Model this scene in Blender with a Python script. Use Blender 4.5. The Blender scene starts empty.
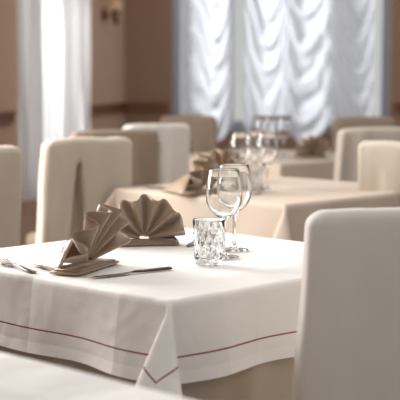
import bpy, math, random
from mathutils import Vector, Matrix, noise
random.seed(4)
S=bpy.context.scene
S.view_settings.view_transform='Standard'

def lin(c):
    return tuple(((v/255)/12.92 if v/255<=0.04045 else (((v/255)+0.055)/1.055)**2.4) for v in c)
# ---------------------------------------------------------------- materials
def newmat(name):
    m=bpy.data.materials.new(name); m.use_nodes=True
    nt=m.node_tree; b=nt.nodes['Principled BSDF']; return m,nt,b
def fabric(name,col,rough=0.85,scale=500,bump=0.15,var=0.06,sheen=0.05,wrinkle=0.0,wscale=(7,7,2.5),crease=0.0):
    m,nt,b=newmat(name)
    tc=nt.nodes.new('ShaderNodeTexCoord')
    n=nt.nodes.new('ShaderNodeTexNoise'); n.inputs['Scale'].default_value=6; n.inputs['Detail'].default_value=4
    nt.links.new(tc.outputs['Object'],n.inputs['Vector'])
    mx=nt.nodes.new('ShaderNodeMixRGB'); c=lin(col)
    mx.inputs[1].default_value=(*[v*(1-var) for v in c],1); mx.inputs[2].default_value=(*[min(1,v*(1+var)) for v in c],1)
    nt.links.new(n.outputs['Fac'],mx.inputs[0]); nt.links.new(mx.outputs[0],b.inputs['Base Color'])
    n2=nt.nodes.new('ShaderNodeTexNoise'); n2.inputs['Scale'].default_value=scale
    nt.links.new(tc.outputs['Object'],n2.inputs['Vector'])
    bp=nt.nodes.new('ShaderNodeBump'); bp.inputs['Strength'].default_value=bump; bp.inputs['Distance'].default_value=0.001
    nt.links.new(n2.outputs['Fac'],bp.inputs['Height']); last=bp
    if wrinkle:
        mp=nt.nodes.new('ShaderNodeMapping'); mp.inputs['Scale'].default_value=wscale
        nt.links.new(tc.outputs['Object'],mp.inputs[0])
        n3=nt.nodes.new('ShaderNodeTexNoise'); n3.inputs['Scale'].default_value=1; n3.inputs['Detail'].default_value=2; n3.inputs['Distortion'].default_value=0.4
        nt.links.new(mp.outputs[0],n3.inputs['Vector'])
        b3=nt.nodes.new('ShaderNodeBump'); b3.inputs['Strength'].default_value=1; b3.inputs['Distance'].default_value=wrinkle
        nt.links.new(n3.outputs['Fac'],b3.inputs['Height']); nt.links.new(last.outputs[0],b3.inputs['Normal']); last=b3
    if crease:
        uv=nt.nodes.new('ShaderNodeUVMap'); uv.uv_map='cloth'
        sp=nt.nodes.new('ShaderNodeSeparateXYZ'); nt.links.new(uv.outputs[0],sp.inputs[0])
        for i in (0,1):
            k=nt.nodes.new('ShaderNodeMath'); k.operation='PINGPONG'; k.inputs[1].default_value=0.27
            nt.links.new(sp.outputs[i],k.inputs[0])
            b4=nt.nodes.new('ShaderNodeBump'); b4.inputs['Strength'].default_value=1; b4.inputs['Distance'].default_value=crease
            nt.links.new(k.outputs[0],b4.inputs['Height']); nt.links.new(last.outputs[0],b4.inputs['Normal']); last=b4
    nt.links.new(last.outputs[0],b.inputs['Normal'])
    b.inputs['Roughness'].default_value=rough; b.inputs['Sheen Weight'].default_value=sheen
    b.inputs['Specular IOR Level'].default_value=0.3
    return m
def tablecloth_mat(name,col,line,lpos):
    m=fabric(name,col,0.8,350,0.2,0.03,0.0,0.009,(9,9,9),0.08); nt=m.node_tree; b=nt.nodes['Principled BSDF']
    uv=nt.nodes.new('ShaderNodeUVMap'); uv.uv_map='cloth'
    sp=nt.nodes.new('ShaderNodeSeparateXYZ'); nt.links.new(uv.outputs[0],sp.inputs[0])
    def M(op,a,bv=None):
        k=nt.nodes.new('ShaderNodeMath'); k.operation=op
        for i,x in enumerate((a,bv)):
            if x is None: continue
            if isinstance(x,(int,float)): k.inputs[i].default_value=x
            else: nt.links.new(x,k.inputs[i])
        return k.outputs[0]
    mx=M('MAXIMUM',M('ABSOLUTE',sp.outputs[0]),M('ABSOLUTE',sp.outputs[1]))
    f=M('LESS_THAN',M('ABSOLUTE',M('SUBTRACT',mx,lpos)),0.0015)
    old=b.inputs['Base Color'].links[0].from_socket
    mix=nt.nodes.new('ShaderNodeMixRGB'); nt.links.new(f,mix.inputs[0]); nt.links.new(old,mix.inputs[1])
    mix.inputs[2].default_value=(*lin(line),1); nt.links.new(mix.outputs[0],b.inputs['Base Color'])
    return m
def simple(name,col,rough=0.5,metal=0,nscale=8,var=0.08,bump=0.0):
    m,nt,b=newmat(name); c=lin(col)
    tc=nt.nodes.new('ShaderNodeTexCoord')
    n=nt.nodes.new('ShaderNodeTexNoise'); n.inputs['Scale'].default_value=nscale; n.inputs['Detail'].default_value=5
    nt.links.new(tc.outputs['Object'],n.inputs['Vector'])
    mx=nt.nodes.new('ShaderNodeMixRGB')
    mx.inputs[1].default_value=(*[v*(1-var) for v in c],1); mx.inputs[2].default_value=(*[min(1,v*(1+var)) for v in c],1)
    nt.links.new(n.outputs['Fac'],mx.inputs[0]); nt.links.new(mx.outputs[0],b.inputs['Base Color'])
    b.inputs['Roughness'].default_value=rough; b.inputs['Metallic'].default_value=metal
    if bump:
        bp=nt.nodes.new('ShaderNodeBump'); bp.inputs['Strength'].default_value=bump; bp.inputs['Distance'].default_value=0.002
        nt.links.new(n.outputs['Fac'],bp.inputs['Height']); nt.links.new(bp.outputs[0],b.inputs['Normal'])
    return m
def sheer(name,col,tr,tl,df):
    m=bpy.data.materials.new(name); m.use_nodes=True; nt=m.node_tree; nt.nodes.clear()
    o=nt.nodes.new('ShaderNodeOutputMaterial')
    a=nt.nodes.new('ShaderNodeBsdfTransparent'); b=nt.nodes.new('ShaderNodeBsdfTranslucent'); c=nt.nodes.new('ShaderNodeBsdfDiffuse')
    cl=(*lin(col),1); b.inputs[0].default_value=cl; c.inputs[0].default_value=cl
    m1=nt.nodes.new('ShaderNodeMixShader'); m1.inputs[0].default_value=df/(tl+df); nt.links.new(b.outputs[0],m1.inputs[1]); nt.links.new(c.outputs[0],m1.inputs[2])
    m2=nt.nodes.new('ShaderNodeMixShader'); m2.inputs[0].default_value=tr; nt.links.new(m1.outputs[0],m2.inputs[1]); nt.links.new(a.outputs[0],m2.inputs[2])
    nt.links.new(m2.outputs[0],o.inputs[0]); return m
def glassmat():
    m,nt,b=newmat('clear_glass'); b.inputs['Base Color'].default_value=(0.97,0.98,0.98,1)
    b.inputs['Roughness'].default_value=0.0; b.inputs['Transmission Weight'].default_value=1; b.inputs['IOR'].default_value=1.45
    return m
M_cloth=tablecloth_mat('white_tablecloth',(244,239,234),(138,12,34),0.4+0.113)
M_cloth2=fabric('greige_tablecloth',(202,184,168),0.8)
M_under=fabric('beige_undercloth',(186,170,152),0.85)
WR=dict(wrinkle=0.016,wscale=(7,7,2.2))
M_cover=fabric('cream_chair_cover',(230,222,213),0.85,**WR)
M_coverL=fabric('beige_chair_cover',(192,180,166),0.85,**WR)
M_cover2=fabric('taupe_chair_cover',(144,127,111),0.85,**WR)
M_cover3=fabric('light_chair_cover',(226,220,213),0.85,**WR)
M_nap=fabric('taupe_satin',(154,130,107),0.30,300,0.1,0.06,0.3,0.010,(14,14,14))
M_steel=simple('polished_steel',(105,95,88),0.22,1,20,0.03)
M_handle=simple('dark_pewter_handle',(84,66,52),0.3,0.7,20,0.1)
M_glass=glassmat()
M_wood=simple('dark_wood',(60,38,25),0.45,0,12,0.2)
M_rail=simple('varnished_wood_trim',(122,72,34),0.4,0,10,0.15)
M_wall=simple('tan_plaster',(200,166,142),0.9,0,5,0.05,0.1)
M_wall2=simple('tan_plaster_painted_shade',(158,126,104),0.9,0,5,0.05,0.1)  # same tan plaster, with the back wall's backlit shade put into its colour
M_frame=simple('painted_window_frame',(166,170,178),0.5,0,5,0.03)
M_floor=simple('brown_floor_tile',(84,58,40),0.35,0,3,0.2)
M_brass=simple('aged_brass',(130,88,40),0.3,1,10,0.1)
M_shade=simple('lamp_shade',(225,190,150),0.8,0,10,0.05)
M_sheerA=sheer('bluish_sheer',(230,233,238),0.12,0.55,0.33)
M_sheerB=sheer('white_sheer',(250,250,250),0.15,0.55,0.3)

# ---------------------------------------------------------------- builder
class B:
    def __init__(s): s.v=[];s.f=[];s.mi=[];s.mats=[];s.uv=None
    def m(s,mat):
        if mat not in s.mats: s.mats.append(mat)
        return s.mats.index(mat)
    def add(s,vs,fs,mat,T=None):
        o=len(s.v); k=s.m(mat)
        for v in vs: s.v.append(tuple(T@Vector(v)) if T else tuple(v))
        for f in fs: s.f.append(tuple(i+o for i in f)); s.mi.append(k)
    def box(s,c,d,mat,T=None):
        x,y,z=[e/2 for e in d]
        vs=[(c[0]+a*x,c[1]+b*y,c[2]+e*z) for a in(-1,1) for b in(-1,1) for e in(-1,1)]
        s.add(vs,[(0,1,3,2),(4,6,7,5),(0,4,5,1),(2,3,7,6),(0,2,6,4),(1,5,7,3)],mat,T)
    def loops(s,L,mat,T=None,cap0=True,cap1=True):
        n=len(L[0]); vs=[p for l in L for p in l]; fs=[]
        for i in range(len(L)-1):
            for j in range(n):
                fs.append((i*n+j,i*n+(j+1)%n,(i+1)*n+(j+1)%n,(i+1)*n+j))
        if cap0: fs.append(tuple(range(n))[::-1])
        if cap1: fs.append(tuple(range((len(L)-1)*n,len(L)*n)))
        s.add(vs,fs,mat,T)
    def rev(s,prof,mat,n=48,T=None,fn=None,cap0=True,cap1=True):
        L=[]
        for (r,z) in prof:
            l=[]
            for j in range(n):
                a=2*math.pi*j/n; rr=r+(fn(a,z,r) if fn else 0)
                l.append((rr*math.cos(a),rr*math.sin(a),z))
            L.append(l)
        s.loops(L,mat,T,cap0,cap1)
    def obj(s,name,loc=(0,0,0),rz=0,smooth=True,bevel=0,rx=0,ry=0):
        me=bpy.data.meshes.new(name); me.from_pydata(s.v,[],s.f)
        for m in s.mats: me.materials.append(m)
        for p,k in zip(me.polygons,s.mi): p.material_index=k; p.use_smooth=smooth
        me.update(); o=bpy.data.objects.new(name,me); S.collection.objects.link(o)
        o.location=loc; o.rotation_euler=(rx,ry,rz)
        return o
def sharp(o,deg=40):
    o.data.set_sharp_from_angle(angle=math.radians(deg))

def rrect(w,d,r,cy=0,nx=40,ny=10):
    pts=[]
    for i in range(nx): pts.append((-w/2+w*i/nx,-d/2))
    for i in range(ny): pts.append((w/2,-d/2+d*i/ny))
    for i in range(nx): pts.append((w/2-w*i/nx,d/2))
    for i in range(ny): pts.append((-w/2,d/2-d*i/ny))
    out=[]
    r=min(r,w/2-1e-4,d/2-1e-4)
    for x,y in pts:
        cx=max(-(w/2-r),min(w/2-r,x)); c2=max(-(d/2-r),min(d/2-r,y))
        v=Vector((x-cx,y-c2))
        if v.length>1e-7 and (abs(x-cx)>1e-7 and abs(y-c2)>1e-7): v=v.normalized()*r; out.append((cx+v.x,c2+v.y+cy))
        else: out.append((x,y+cy))
    return out

# ---------------------------------------------------------------- tables
TH=0.75
def skirt(b,a,z,h,mat):
    L=[]
    zs=[0,0.004,0.012]+[0.03+ (h-0.03)*i/9 for i in range(10)]
    base=rrect(2*a,2*a,0.03,0,60,60)
    ins=[0.006,0.002,0.0]
    for k,dz in enumerate(zs):
        l=[]
        for j,(x,y) in enumerate(base):
            ang=j/len(base)*2*math.pi
            t=dz/h
            off=(-ins[k] if k<3 else 0)+ t*0.008*(math.sin(ang*17)+0.6*math.sin(ang*29+1))
            v=Vector((x,y)).normalized()
            l.append((x+v.x*off,y+v.y*off,z-dz))
        L.append(l)
    b.loops(L,mat,None,False,False)
def overlay(b,a,h,z,mat,flip=1):
    c=a+h
    def seg(p,q,n): return [p+(q-p)*i/n for i in range(n)]
    xs=seg(-c,-a,18)+seg(-a,-a+0.02,4)+seg(-a+0.02,a-0.02,30)+seg(a-0.02,a,4)+seg(a,c,18)+[c]
    def side(d,w):
        r=0.008; q=r*math.pi/2
        if d<q: t=d/r; return r*math.sin(t), r*(1-math.cos(t))
        e=d-q; wave=0.009*(e/h)*(math.sin(w*15)+0.7*math.sin(w*23+2))
        return r+e*0.08+wave, r+e*0.99
    def ear(th):
        K=[(0.07,0.0,-1.0),(0.33,-0.03,-0.94),(0.56,0.04,-0.82),(0.50,0.28,-0.82),(0.32,0.46,-0.83),(0.12,0.30,-0.95),(0.0,0.07,-1.0)]
        t=th*(len(K)-1); i=min(int(t),len(K)-2); f=t-i
        P=[Vector(K[max(0,min(len(K)-1,i+k))]) for k in(-1,0,1,2)]
        v=0.5*((2*P[1])+(-P[0]+P[2])*f+(2*P[0]-5*P[1]+4*P[2]-P[3])*f*f+(-P[0]+3*P[1]-3*P[2]+P[3])*f**3)
        return v.normalized()
    vs=[];uv=[]
    for yv in xs:
        for xv in xs:
            dx=abs(xv)-a; dy=abs(yv)-a; sx=1 if xv>0 else -1; sy=1 if yv>0 else -1
            dx=max(dx,0) ; dy=max(dy,0)
            if dx<1e-9 and dy<1e-9:
                p=(xv,yv,z+0.0012*noise.noise(Vector((xv*6,yv*6,a))))
            elif dy<1e-9:
                o,d=side(dx,yv); p=(sx*(a+o),yv,z-d)
            elif dx<1e-9:
                o,d=side(dy,xv); p=(xv,sy*(a+o),z-d)
            else:
                r=math.hypot(dx,dy); th=math.atan2(dy,dx)/(math.pi/2)
                v=ear(th if flip>0 else 1-th)
                if flip<0: v=Vector((v.y,v.x,v.z))
                p=(sx*(a+0.006+v.x*r),sy*(a+0.006+v.y*r),z-0.004+v.z*r)
            vs.append(p); uv.append((xv,yv))
    n=len(xs); fs=[(j*n+i,j*n+i+1,(j+1)*n+i+1,(j+1)*n+i) for j in range(n-1) for i in range(n-1)]
    b.add(vs,fs,mat); b.cuv=uv
def make_table(cx,cy,L=0.8,mat=None,under=None,h=0.162,uh=0.26,flip=1):
    a=L/2
    t=B(); rz=math.radians(45)
    t.loops([[(x,y,TH-0.034) for x,y in rrect(L-0.02,L-0.02,0.02)],[(x,y,TH-0.008) for x,y in rrect(L-0.02,L-0.02,0.02)]],M_wood)
    t.rev([(0.04,0.05),(0.045,0.1),(0.032,0.3),(0.04,0.6),(0.06,0.7),(0.16,TH-0.034)],M_wood,24)
    for k in range(4):
        T=Matrix.Rotation(k*math.pi/2+math.pi/4,4,'Z')
        t.loops([[(x,y*w,z2+yy) for (y,yy) in [(-1,0),(1,0),(1,hh),(-1,hh)]] for x,w,z2,hh in [(0.03,0.03,0.04,0.08),(0.2,0.025,0.02,0.05),(0.3,0.022,0.0,0.04)]],M_wood,T)
    o=t.obj('dining_table',(cx,cy,0),rz); sharp(o)
    b=B()
    overlay(b,a+0.002,h,TH,mat,flip); uv=b.cuv
    nuv=len(uv)
    skirt(b,a-0.004,TH-0.005,uh,under or M_under)
    c=b.obj('tablecloth',(cx,cy,0),rz)
    lay=c.data.uv_layers.new(name='cloth')
    for lp in c.data.loops:
        lay.data[lp.index].uv = uv[lp.vertex_index] if lp.vertex_index<nuv else (0,0)
    return o
make_table(-0.055,2.98,mat=M_cloth)
make_table(0.27,4.72,mat=M_cloth2,h=0.2,uh=0.3)
make_table(0.36,6.5,mat=M_cloth2,h=0.2,uh=0.3)
make_table(-0.37,1.465,mat=M_cloth)

# ---------------------------------------------------------------- chairs
def make_chair(x,y,face_deg,mat,H=0.92,w=0.40,slit=True,seed=0,wr=1.0,rc=0.022,sx0=0.0):
    b=B(); t=0.065
    L=[]
    def loop(z,inset,zr):
        fl=0.05*max(0,(0.9-z))/0.9
        ww=w-2*inset+fl*1.0; tt=t-2*inset*0.8+fl*0.7
        lp=rrect(ww,tt,rc,0,80,10)
        out=[]
        lean=-0.06*max(0,z-0.45)/0.5
        g=0.0
        if slit and z<0.83: g=0.007+0.11*(0.83-z)
        for (px,py) in lp:
            q=py
            if py<0 and g>0 and abs(px-sx0)<g:
                k=1-abs(px-sx0)/g; q=py+0.058*min(1,k*2.4)
            n=noise.noise(Vector((px*8+seed*7,py*9,z*1.6)))+0.6*noise.noise(Vector((px*20+seed,py*9,z*3)))
            wv=0.010*wr*n*(0.35+0.9*(1-z/H))
            fd=max(0,1-z/H)**0.7
            if py<0: wv+=0.012*fd*math.sin(px*52+seed*1.3+0.9*math.sin(z*4+seed))
            else: wv-=0.006*fd*math.sin(px*48+seed*2.3)
            zz=z+((0.007*(1-(2*px/w)**2)+0.004*n) if z>H-0.05 else 0)
            sx=0.008*wr*noise.noise(Vector((seed*3.1,(1 if px>0 else -1)*5,z*4)))
            out.append((px+sx*min(1,abs(px)/(w*0.4)),q+lean+wv,zz))
        return out
    zs=[0.03+i*(H-0.055)/32 for i in range(33)]
    for z in zs: L.append(loop(z,0,0))
    r=0.025
    for k in range(1,7):
        a=k/6*math.pi/2
        L.append(loop(H-r+r*math.sin(a),r*(1-math.cos(a)),0))
    b.loops(L,mat)
    L=[]
    def sl(z,ins):
        fl=0.03*(0.46-z)/0.46
        out=[]
        for j,(px,py) in enumerate(rrect(w+0.02-2*ins+fl,0.42-2*ins+fl,0.035,0.22)):
            k=0.006*(1-z/0.46)*math.sin(j*0.9+seed)
            out.append((px+k,py+k,z))
        return out
    for z in [0.03,0.1,0.2,0.3,0.4,0.44]: L.append(sl(z,0))
    L.append(sl(0.455,0.006)); L.append(sl(0.462,0.02)); L.append(sl(0.466,0.08))
    b.loops(L,mat)
    for sx in(-1,1):
        for yy in (0.02,0.40):
            b.loops([[(sx*(w/2-0.03)+dx*s,yy+dy*s,z) for dx,dy in((-1,-1),(1,-1),(1,1),(-1,1))] for z,s in((0,0.013),(0.44,0.018))],M_wood)
    o=b.obj('dining_chair',(x,y,0),math.radians(face_deg-90)); sharp(o,60)
    return o
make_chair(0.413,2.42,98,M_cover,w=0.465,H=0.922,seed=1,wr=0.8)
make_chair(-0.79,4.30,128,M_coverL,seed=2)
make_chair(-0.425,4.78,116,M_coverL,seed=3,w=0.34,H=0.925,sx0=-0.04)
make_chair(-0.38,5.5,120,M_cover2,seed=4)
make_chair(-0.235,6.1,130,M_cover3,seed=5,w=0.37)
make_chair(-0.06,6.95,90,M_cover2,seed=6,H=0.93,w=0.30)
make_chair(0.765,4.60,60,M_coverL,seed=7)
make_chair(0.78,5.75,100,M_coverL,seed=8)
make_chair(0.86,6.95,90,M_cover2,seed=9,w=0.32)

# ---------------------------------------------------------------- napkins
def make_napkin(x,y,deg,R=0.125,spread=82,pleats=7,z=TH+0.004,tail=0.12,tw=0.085,lean=0.0,skew=0.0):
    """fan stands in local XZ plane, front = -Y, support tail to +Y"""
    b=B(); nr=14; npp=14; na=pleats*npp
    vs=[];fs=[]
    for i in range(na+1):
        t=i/na; th=math.radians(-spread+2*spread*t)
        ph=t*pleats*2*math.pi
        c=math.cos(ph); wave=math.copysign(abs(c)**0.8,c)
        for j in range(nr+1):
            q=j/nr; r=0.012+ (R*(1+0.05*wave+skew*(0.5-t))*(1-0.10*abs(2*t-1)**2))*q
            amp=0.022*q**0.8+0.001
            px=r*math.sin(th); pz=r*math.cos(th)*0.98
            vs.append((px,-0.016+amp*wave-0.02*q-lean*pz*q,pz*(1)+0.012))
    m=nr+1
    for i in range(na):
        for j in range(nr): fs.append((i*m+j,(i+1)*m+j,(i+1)*m+j+1,i*m+j+1))
    b.add(vs,fs,M_nap)
    T=[]
    nt_=12
    for i in range(nt_+1):
        u=-1+2*i/nt_
        for j in range(9):
            v=j/8
            wid=tw*(1-v)+0.004
            T.append((u*wid,0.01+v*tail,0.001+ (R*0.6*(1-abs(u)**1.6))*(1-v)**0.9+0.004*math.sin(v*6+u*3)*(1-v)))
    tf=[(i*9+j,(i+1)*9+j,(i+1)*9+j+1,i*9+j+1) for i in range(nt_) for j in range(8)]
    b.add(T,tf,M_nap)
    for k,(ww,dd,zz) in enumerate(((R*0.88,0.035,0.0),(R*0.8,0.03,0.004))):
        b.loops([[(px,py-0.006,zz) for px,py in rrect(2*ww,2*dd,0.006,0,12,4)],[(px,py-0.006,zz+0.0035) for px,py in rrect(2*ww,2*dd,0.006,0,12,4)]],M_nap)
    ob=b.obj('folded_napkin',(x,y,z),math.radians(deg))
    s=ob.modifiers.new('s','SOLIDIFY'); s.thickness=0.0014; s.offset=0
    return ob
make_napkin(-0.250,2.79,68,R=0.112,pleats=6,tail=0.11,lean=0.22,skew=0.12)
make_napkin(-0.138,3.19,10,R=0.095,spread=86,pleats=6)
make_napkin(-0.015,4.52,70,R=0.11)
make_napkin(0.075,4.98,10,R=0.10)
make_napkin(0.53,6.30,20,R=0.085)

# ---------------------------------------------------------------- glassware
def wineglass(x,y,z=TH+0.002,H=0.2):
    b=B(); s=H/0.2
    out=[(0.0005,0.0),(0.034,0.0),(0.0345,0.0015),(0.030,0.003),(0.012,0.006),(0.0045,0.012),(0.0036,0.03),(0.0034,0.06),(0.0042,0.082),(0.010,0.089),
         (0.022,0.097),(0.033,0.109),(0.0395,0.124),(0.0415,0.140),(0.0405,0.158),(0.037,0.18),(0.0340,0.1985),(0.0335,0.2),(0.0329,0.1985),
         (0.0358,0.18),(0.0392,0.158),(0.0402,0.140),(0.0382,0.125),(0.0318,0.111),(0.021,0.0995),(0.009,0.092),(0.0005,0.0905)]
    b.rev([(r,zz*s) for r,zz in out],M_glass,64)
    return b.obj('wine_glass',(x,y,z))
def tumbler(x,y,z=TH+0.002):
    b=B()
    def tri(u): u=u%1; return 1-abs(2*u-1)
    def fn(a,zz,r):
        if r<0.027 or zz<0.010 or zz>0.082 or zz<0: return 0
        u=a/(2*math.pi)*12; v=zz/0.0175
        e=min(1,(zz-0.010)/0.005,(0.082-zz)/0.005)
        return e*0.0022*(min(tri(u+v/2),tri(u-v/2))*2-0.9)
    outer=[(0.0005,0),(0.027,0),(0.029,0.002)]
    for i in range(1,60):
        zz=0.002+i*0.096/60; outer.append((0.029+0.0060*zz/0.098,zz))
    b.rev(outer+[(0.0352,0.0985),(0.0345,0.0992),(0.0337,0.0985)],M_glass,192,None,fn,True,False)
    b.rev([(0.0337,0.0985),(0.0325,0.075),(0.0308,0.05),(0.0285,0.02),(0.025,0.014),(0.0005,0.013)],M_glass,192,None,None,False,True)
    o=b.obj('water_tumbler',(x,y,z))
    w=o.modifiers.new('w','WELD'); w.merge_threshold=0.00005
    return o
wineglass(0.054,2.960); wineglass(0.080,3.08,H=0.202)
tumbler(0.019,2.850)
wineglass(0.145,4.66); wineglass(0.20,4.74); wineglass(0.235,4.62); tumbler(0.185,4.50)
wineglass(0.33,6.25); wineglass(0.40,6.32); wineglass(0.29,6.38)

# ---------------------------------------------------------------- cutlery
def strip(b,pts,mat):
    L=[]
    for x,w,z,t in pts:
        l=[]
        for k in range(12):
            a=2*math.pi*k/12; l.append((x,w*math.cos(a),z+t+t*math.sin(a)))
        L.append(l)
    b.loops(L,mat)
def knife(p,q,z=TH+0.0025):
    v=Vector((q[0]-p[0],q[1]-p[1])); b=B()
    s=v.length/0.20
    strip(b,[(x*s,w,zz,t) for x,w,zz,t in [(0,0.003,0,0.002),(0.004,0.0075,0,0.0033),(0.03,0.0075,0,0.0034),(0.07,0.005,0,0.003),(0.095,0.0042,0.001,0.0026)]],M_handle)
    strip(b,[(x*s,w,zz,t) for x,w,zz,t in [(0.093,0.0040,0.001,0.0025),(0.105,0.0062,0.001,0.0016),(0.12,0.0085,0.0005,0.0009),(0.16,0.009,0.0003,0.0008),(0.185,0.0075,0.0003,0.0007),(0.2,0.0015,0.0003,0.0006)]],M_steel)
    return b.obj('table_knife',(p[0],p[1],z),math.atan2(v.y,v.x))
def fork(p,q,z=TH+0.0025):
    v=Vector((q[0]-p[0],q[1]-p[1])); b=B(); s=v.length/0.20
    strip(b,[(x*s,w,zz,t) for x,w,zz,t in [(0,0.003,0,0.0012),(0.006,0.009,0,0.0014),(0.04,0.007,0.001,0.0014),(0.09,0.0035,0.004,0.0016),(0.125,0.0035,0.004,0.0016),(0.14,0.010,0.001,0.0011),(0.158,0.0125,0.0,0.001)]],M_steel)
    for k in range(4):
        yy=-0.0102+k*0.0068
        L=[]
        for x,w,zz in[(0.154,0.0024,0.0),(0.17,0.0022,0.001),(0.19,0.0019,0.004),(0.2,0.0008,0.007)]:
            L.append([(x*s,yy+dy*w,zz+dz*0.0018) for dy,dz in((-1,0),(1,0),(1,1),(-1,1))])
        b.loops(L,M_steel)
    return b.obj('table_fork',(p[0],p[1],z),math.atan2(v.y,v.x))
knife((-0.060,2.775),(-0.222,2.662))
fork((-0.345,2.725),(-0.435,2.87))
knife((0.02,3.33),(-0.03,3.14))
knife((-0.10,4.62),(-0.20,4.76))
knife((0.02,4.46),(0.14,4.36))

# ---------------------------------------------------------------- room
YB=9.6; XC=-0.545
def openwall(name,T,length,z1,ops,mat,th=0.18):
    b=B(); s=0
    for (a0,a1,b0,b1) in ops:
        b.box(((s+a0)/2,th/2,z1/2),(a0-s,th,z1),mat,T)
        b.box(((a0+a1)/2,th/2,b0/2),(a1-a0,th,b0),mat,T)
        b.box(((a0+a1)/2,th/2,(b1+z1)/2),(a1-a0,th,z1-b1),mat,T)
        s=a1
    b.box(((s+length)/2,th/2,z1/2),(length-s,th,z1),mat,T)
    return b.obj(name,smooth=False)
Tb=Matrix.Translation((XC,YB,0))
ang=math.atan2(-0.9675,-0.2529)
Tl=Matrix.Translation((XC,YB,0))@Matrix.Rotation(ang,4,'Z')@Matrix.Scale(-1,4,(0,1,0))
BO=(0.345,1.925,0.74,2.5)
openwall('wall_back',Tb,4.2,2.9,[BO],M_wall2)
LO=[(1.12,2.0,0.45,2.5),(4.2,6.2,0.5,2.5)]  # second opening is added near the camera for the left fill
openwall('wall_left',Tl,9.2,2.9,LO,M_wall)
b=B(); b.box((1,4.2,-0.03),(7,12,0.06),M_floor); b.obj('floor',smooth=False)
b=B()
for s0,s1 in((0.0,BO[0]-0.03),(BO[1]+0.03,4.2)):
    b.box(((s0+s1)/2,-0.0125,0.895),(s1-s0,0.025,0.055),M_rail,Tb); b.box(((s0+s1)/2,-0.02,0.928),(s1-s0,0.04,0.014),M_rail,Tb)
b.obj('trim_1',smooth=False)
b=B()
for s0,s1 in((0.04,1.07),(2.12,4.17),(6.23,9.2)):
    b.box(((s0+s1)/2,-0.0125,0.895),(s1-s0,0.025,0.055),M_rail,Tl); b.box(((s0+s1)/2,-0.02,0.928),(s1-s0,0.04,0.014),M_rail,Tl)
b.obj('trim_2',smooth=False)
b=B(); b.box((2.1,-0.01,0.05),(4.2,0.02,0.1),M_rail,Tb); b.obj('baseboard_back',smooth=False)
b=B(); b.box((4.62,-0.01,0.05),(9.16,0.02,0.1),M_rail,Tl); b.obj('baseboard_left',smooth=False)
def window(name,T,o,mull):
    b=B(); s0,s1,z0,z1=o; f=0.06; y=0.09
    b.box((s0+f/2,y,(z0+z1)/2),(f,0.07,z1-z0),M_frame,T); b.box((s1-f/2,y,(z0+z1)/2),(f,0.07,z1-z0),M_frame,T)
    b.box(((s0+s1)/2,y,z0+f/2),(s1-s0-2*f,0.07,f),M_frame,T); b.box(((s0+s1)/2,y,z1-f/2),(s1-s0-2*f,0.07,f),M_frame,T)
    for m in mull: b.box((m,y,(z0+z1)/2),(0.08,0.06,z1-z0-2*f),M_frame,T)
    b.box(((s0+s1)/2,y,z0+1.25),(s1-s0-2*f,0.04,0.03),M_frame,T)
    b.box(((s0+s1)/2,0.01,z0-0.012),(s1-s0+0.06,0.04,0.024),M_frame,T)
    return b.obj(name,smooth=False)
window('window_1',Tb,BO,[0.345+0.33,0.345+1.0])
window('window_2',Tl,LO[0],[1.56])
window('added_window_3',Tl,LO[1],[5.2])  # unseen window, added to house a fill light from the left

# curtains
def festoon(name,T,s0,s1,cols,z0,z1,y,mat,sag=0.3,seed=0,skew=None):
    b=B(); vs=[]; fs=[]
    W=s1-s0; nx=int(W/0.008); nz=200
    for i in range(nx+1):
        s=i/nx; k=min(int(s*cols),cols-1); t=2*(s*cols-k)-1
        sk=(skew[k] if skew else 0)
        tt=t-sk*(1-t*t)
        sc=(1-tt*tt)
        zb=z0+0.14*(1-sc)
        for j in range(nz+1):
            q=j/nz; z=zb+(z1-zb)*q
            u=z+sag*sc*(0.8+0.3*math.sin(seed+k*2.1))+0.08*noise.noise(Vector((s*cols*2,z*3,seed)))
            per=0.24
            ph=2*math.pi*u/per+k*1.7+2.2*noise.noise(Vector((s*4,z*2.2,seed+4)))
            d=0.040*math.sin(ph)*(0.12+0.88*sc**0.5)*(0.75+0.6*noise.noise(Vector((s*6,z*4,seed+9))))+0.010*math.sin(ph*2.3+1)*sc
            d+=0.08*sc + 0.012*math.sin(s*W*2*math.pi/0.06)*(1-sc)
            vs.append((s0+W*s,y-d,z))
    m=nz+1
    fs=[(i*m+j,(i+1)*m+j,(i+1)*m+j+1,i*m+j+1) for i in range(nx) for j in range(nz)]
    b.add(vs,fs,mat,T)
    return b.obj(name)
festoon('festoon_curtain',Tb,0.42,0.79,1,0.66,2.6,-0.08,M_sheerA,0.35,1.0,[0.2])
festoon('festoon_curtain',Tb,0.86,1.79,3,0.64,2.6,-0.08,M_sheerA,0.45,2.0,[0.1,-0.25,0.3])
def sheerc(name,T,s0,s1,z0,z1,y,mat,seed=0):
    b=B(); vs=[]; W=s1-s0; nx=int(W/0.008); nz=40
    for i in range(nx+1):
        s=W*i/nx
        for j in range(nz+1):
            z=z0+(z1-z0)*j/nz
            d=0.045*math.sin(s*2*math.pi/0.17+2.0*noise.noise(Vector((s*2,z*0.8,seed))))+0.014*math.sin(s*2*math.pi/0.06+seed)
            vs.append((s0+s,y-d,z))
    m=nz+1
    b.add(vs,[(i*m+j,(i+1)*m+j,(i+1)*m+j+1,i*m+j+1) for i in range(nx) for j in range(nz)],mat,T)
    return b.obj(name)
sheerc('sheer_curtain',Tl,1.10,2.10,0.42,2.6,-0.09,M_sheerB,3)
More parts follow.
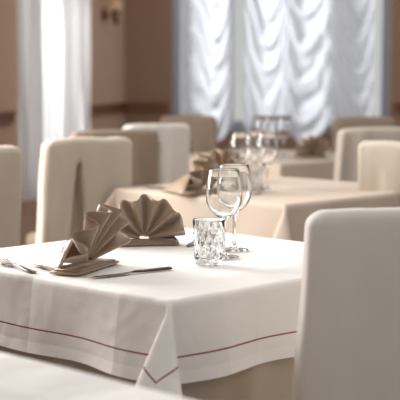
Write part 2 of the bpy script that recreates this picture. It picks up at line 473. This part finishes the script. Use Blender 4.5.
for nm,T,a,c in(('curtain_rod',Tb,0.3,1.95),('curtain_rod',Tl,0.95,2.25)):
    b=B()
    L=[[(x,-0.06+0.012*math.cos(k*math.pi/6),2.62+0.012*math.sin(k*math.pi/6)) for k in range(12)] for x in(a,c)]
    b.loops(L,M_brass,T)
    for x in(a+0.05,c-0.05): b.box((x,-0.03,2.62),(0.015,0.06,0.02),M_brass,T)
    b.obj(nm)

# wall sconce on left wall
b=B()
b.rev([(0.0005,0),(0.045,0),(0.045,0.008),(0.025,0.014),(0.0005,0.016)],M_brass,24,Matrix.Rotation(math.pi/2,4,'X'))
b.box((0,-0.045,-0.01),(0.014,0.08,0.014),M_brass)
b.rev([(0.008,-0.07),(0.022,-0.045),(0.010,0.0),(0.034,0.014),(0.016,0.026),(0.012,0.028),(0.012,0.06),(0.0005,0.062)],M_brass,20,Matrix.Translation((0,-0.085,0)))
b.rev([(0.05,0.035),(0.033,0.11),(0.031,0.11),(0.048,0.035)],M_shade,24,Matrix.Translation((0,-0.085,0)),None,False,False)
o=b.obj('wall_sconce')
o.matrix_world=Tl@Matrix.Translation((0.46,0,1.545))

# ---------------------------------------------------------------- light
w=bpy.data.worlds.new('w'); S.world=w; w.use_nodes=True
bg=w.node_tree.nodes['Background']; bg.inputs[0].default_value=(1.0,0.985,0.965,1); bg.inputs[1].default_value=0.54
def area(name,loc,target,sx,sy,e,col=(1,1,1)):
    l=bpy.data.lights.new(name,'AREA'); l.shape='RECTANGLE'; l.size=sx; l.size_y=sy; l.energy=e; l.color=col
    o=bpy.data.objects.new(name,l); S.collection.objects.link(o); o.location=loc
    d=Vector(target)-Vector(loc); o.rotation_euler=d.to_track_quat('-Z','Y').to_euler(); return o
pn=Tl@Vector((5.2,0.3,1.7)); pt=Tl@Vector((5.3,-1.6,0.9))
area('added_left_fill',pn,pt,1.9,1.6,165,(1,0.98,0.95))  # added area fill from the left, set at the unseen near window
pn=Tl@Vector((2.3,1.3,2.2)); pt=Tl@Vector((1.55,0,1.2))
area('daylight_window_2',pn,pt,0.6,0.6,125)
pn=Tb@Vector((-0.1,1.3,2.2)); pt=Tb@Vector((1.2,0,1.2))
area('daylight_window_1',pn,pt,0.5,0.5,92,(0.98,0.985,1))
area('added_overhead_fill',(0.2,3.9,2.75),(0.2,3.9,0),1.2,2.4,24,(1,0.97,0.93))  # added overhead fill to brighten the table tops, not a known lamp

# ---------------------------------------------------------------- camera
cam=bpy.data.cameras.new('cam'); co=bpy.data.objects.new('camera',cam); S.collection.objects.link(co); S.camera=co
cam.lens=118.8; cam.sensor_width=36
co.location=(0,0,1.176); co.rotation_euler=(math.radians(90-5.67),0,0)
cam.dof.use_dof=True; cam.dof.focus_distance=2.92; cam.dof.aperture_fstop=4.9
cam.clip_start=0.05
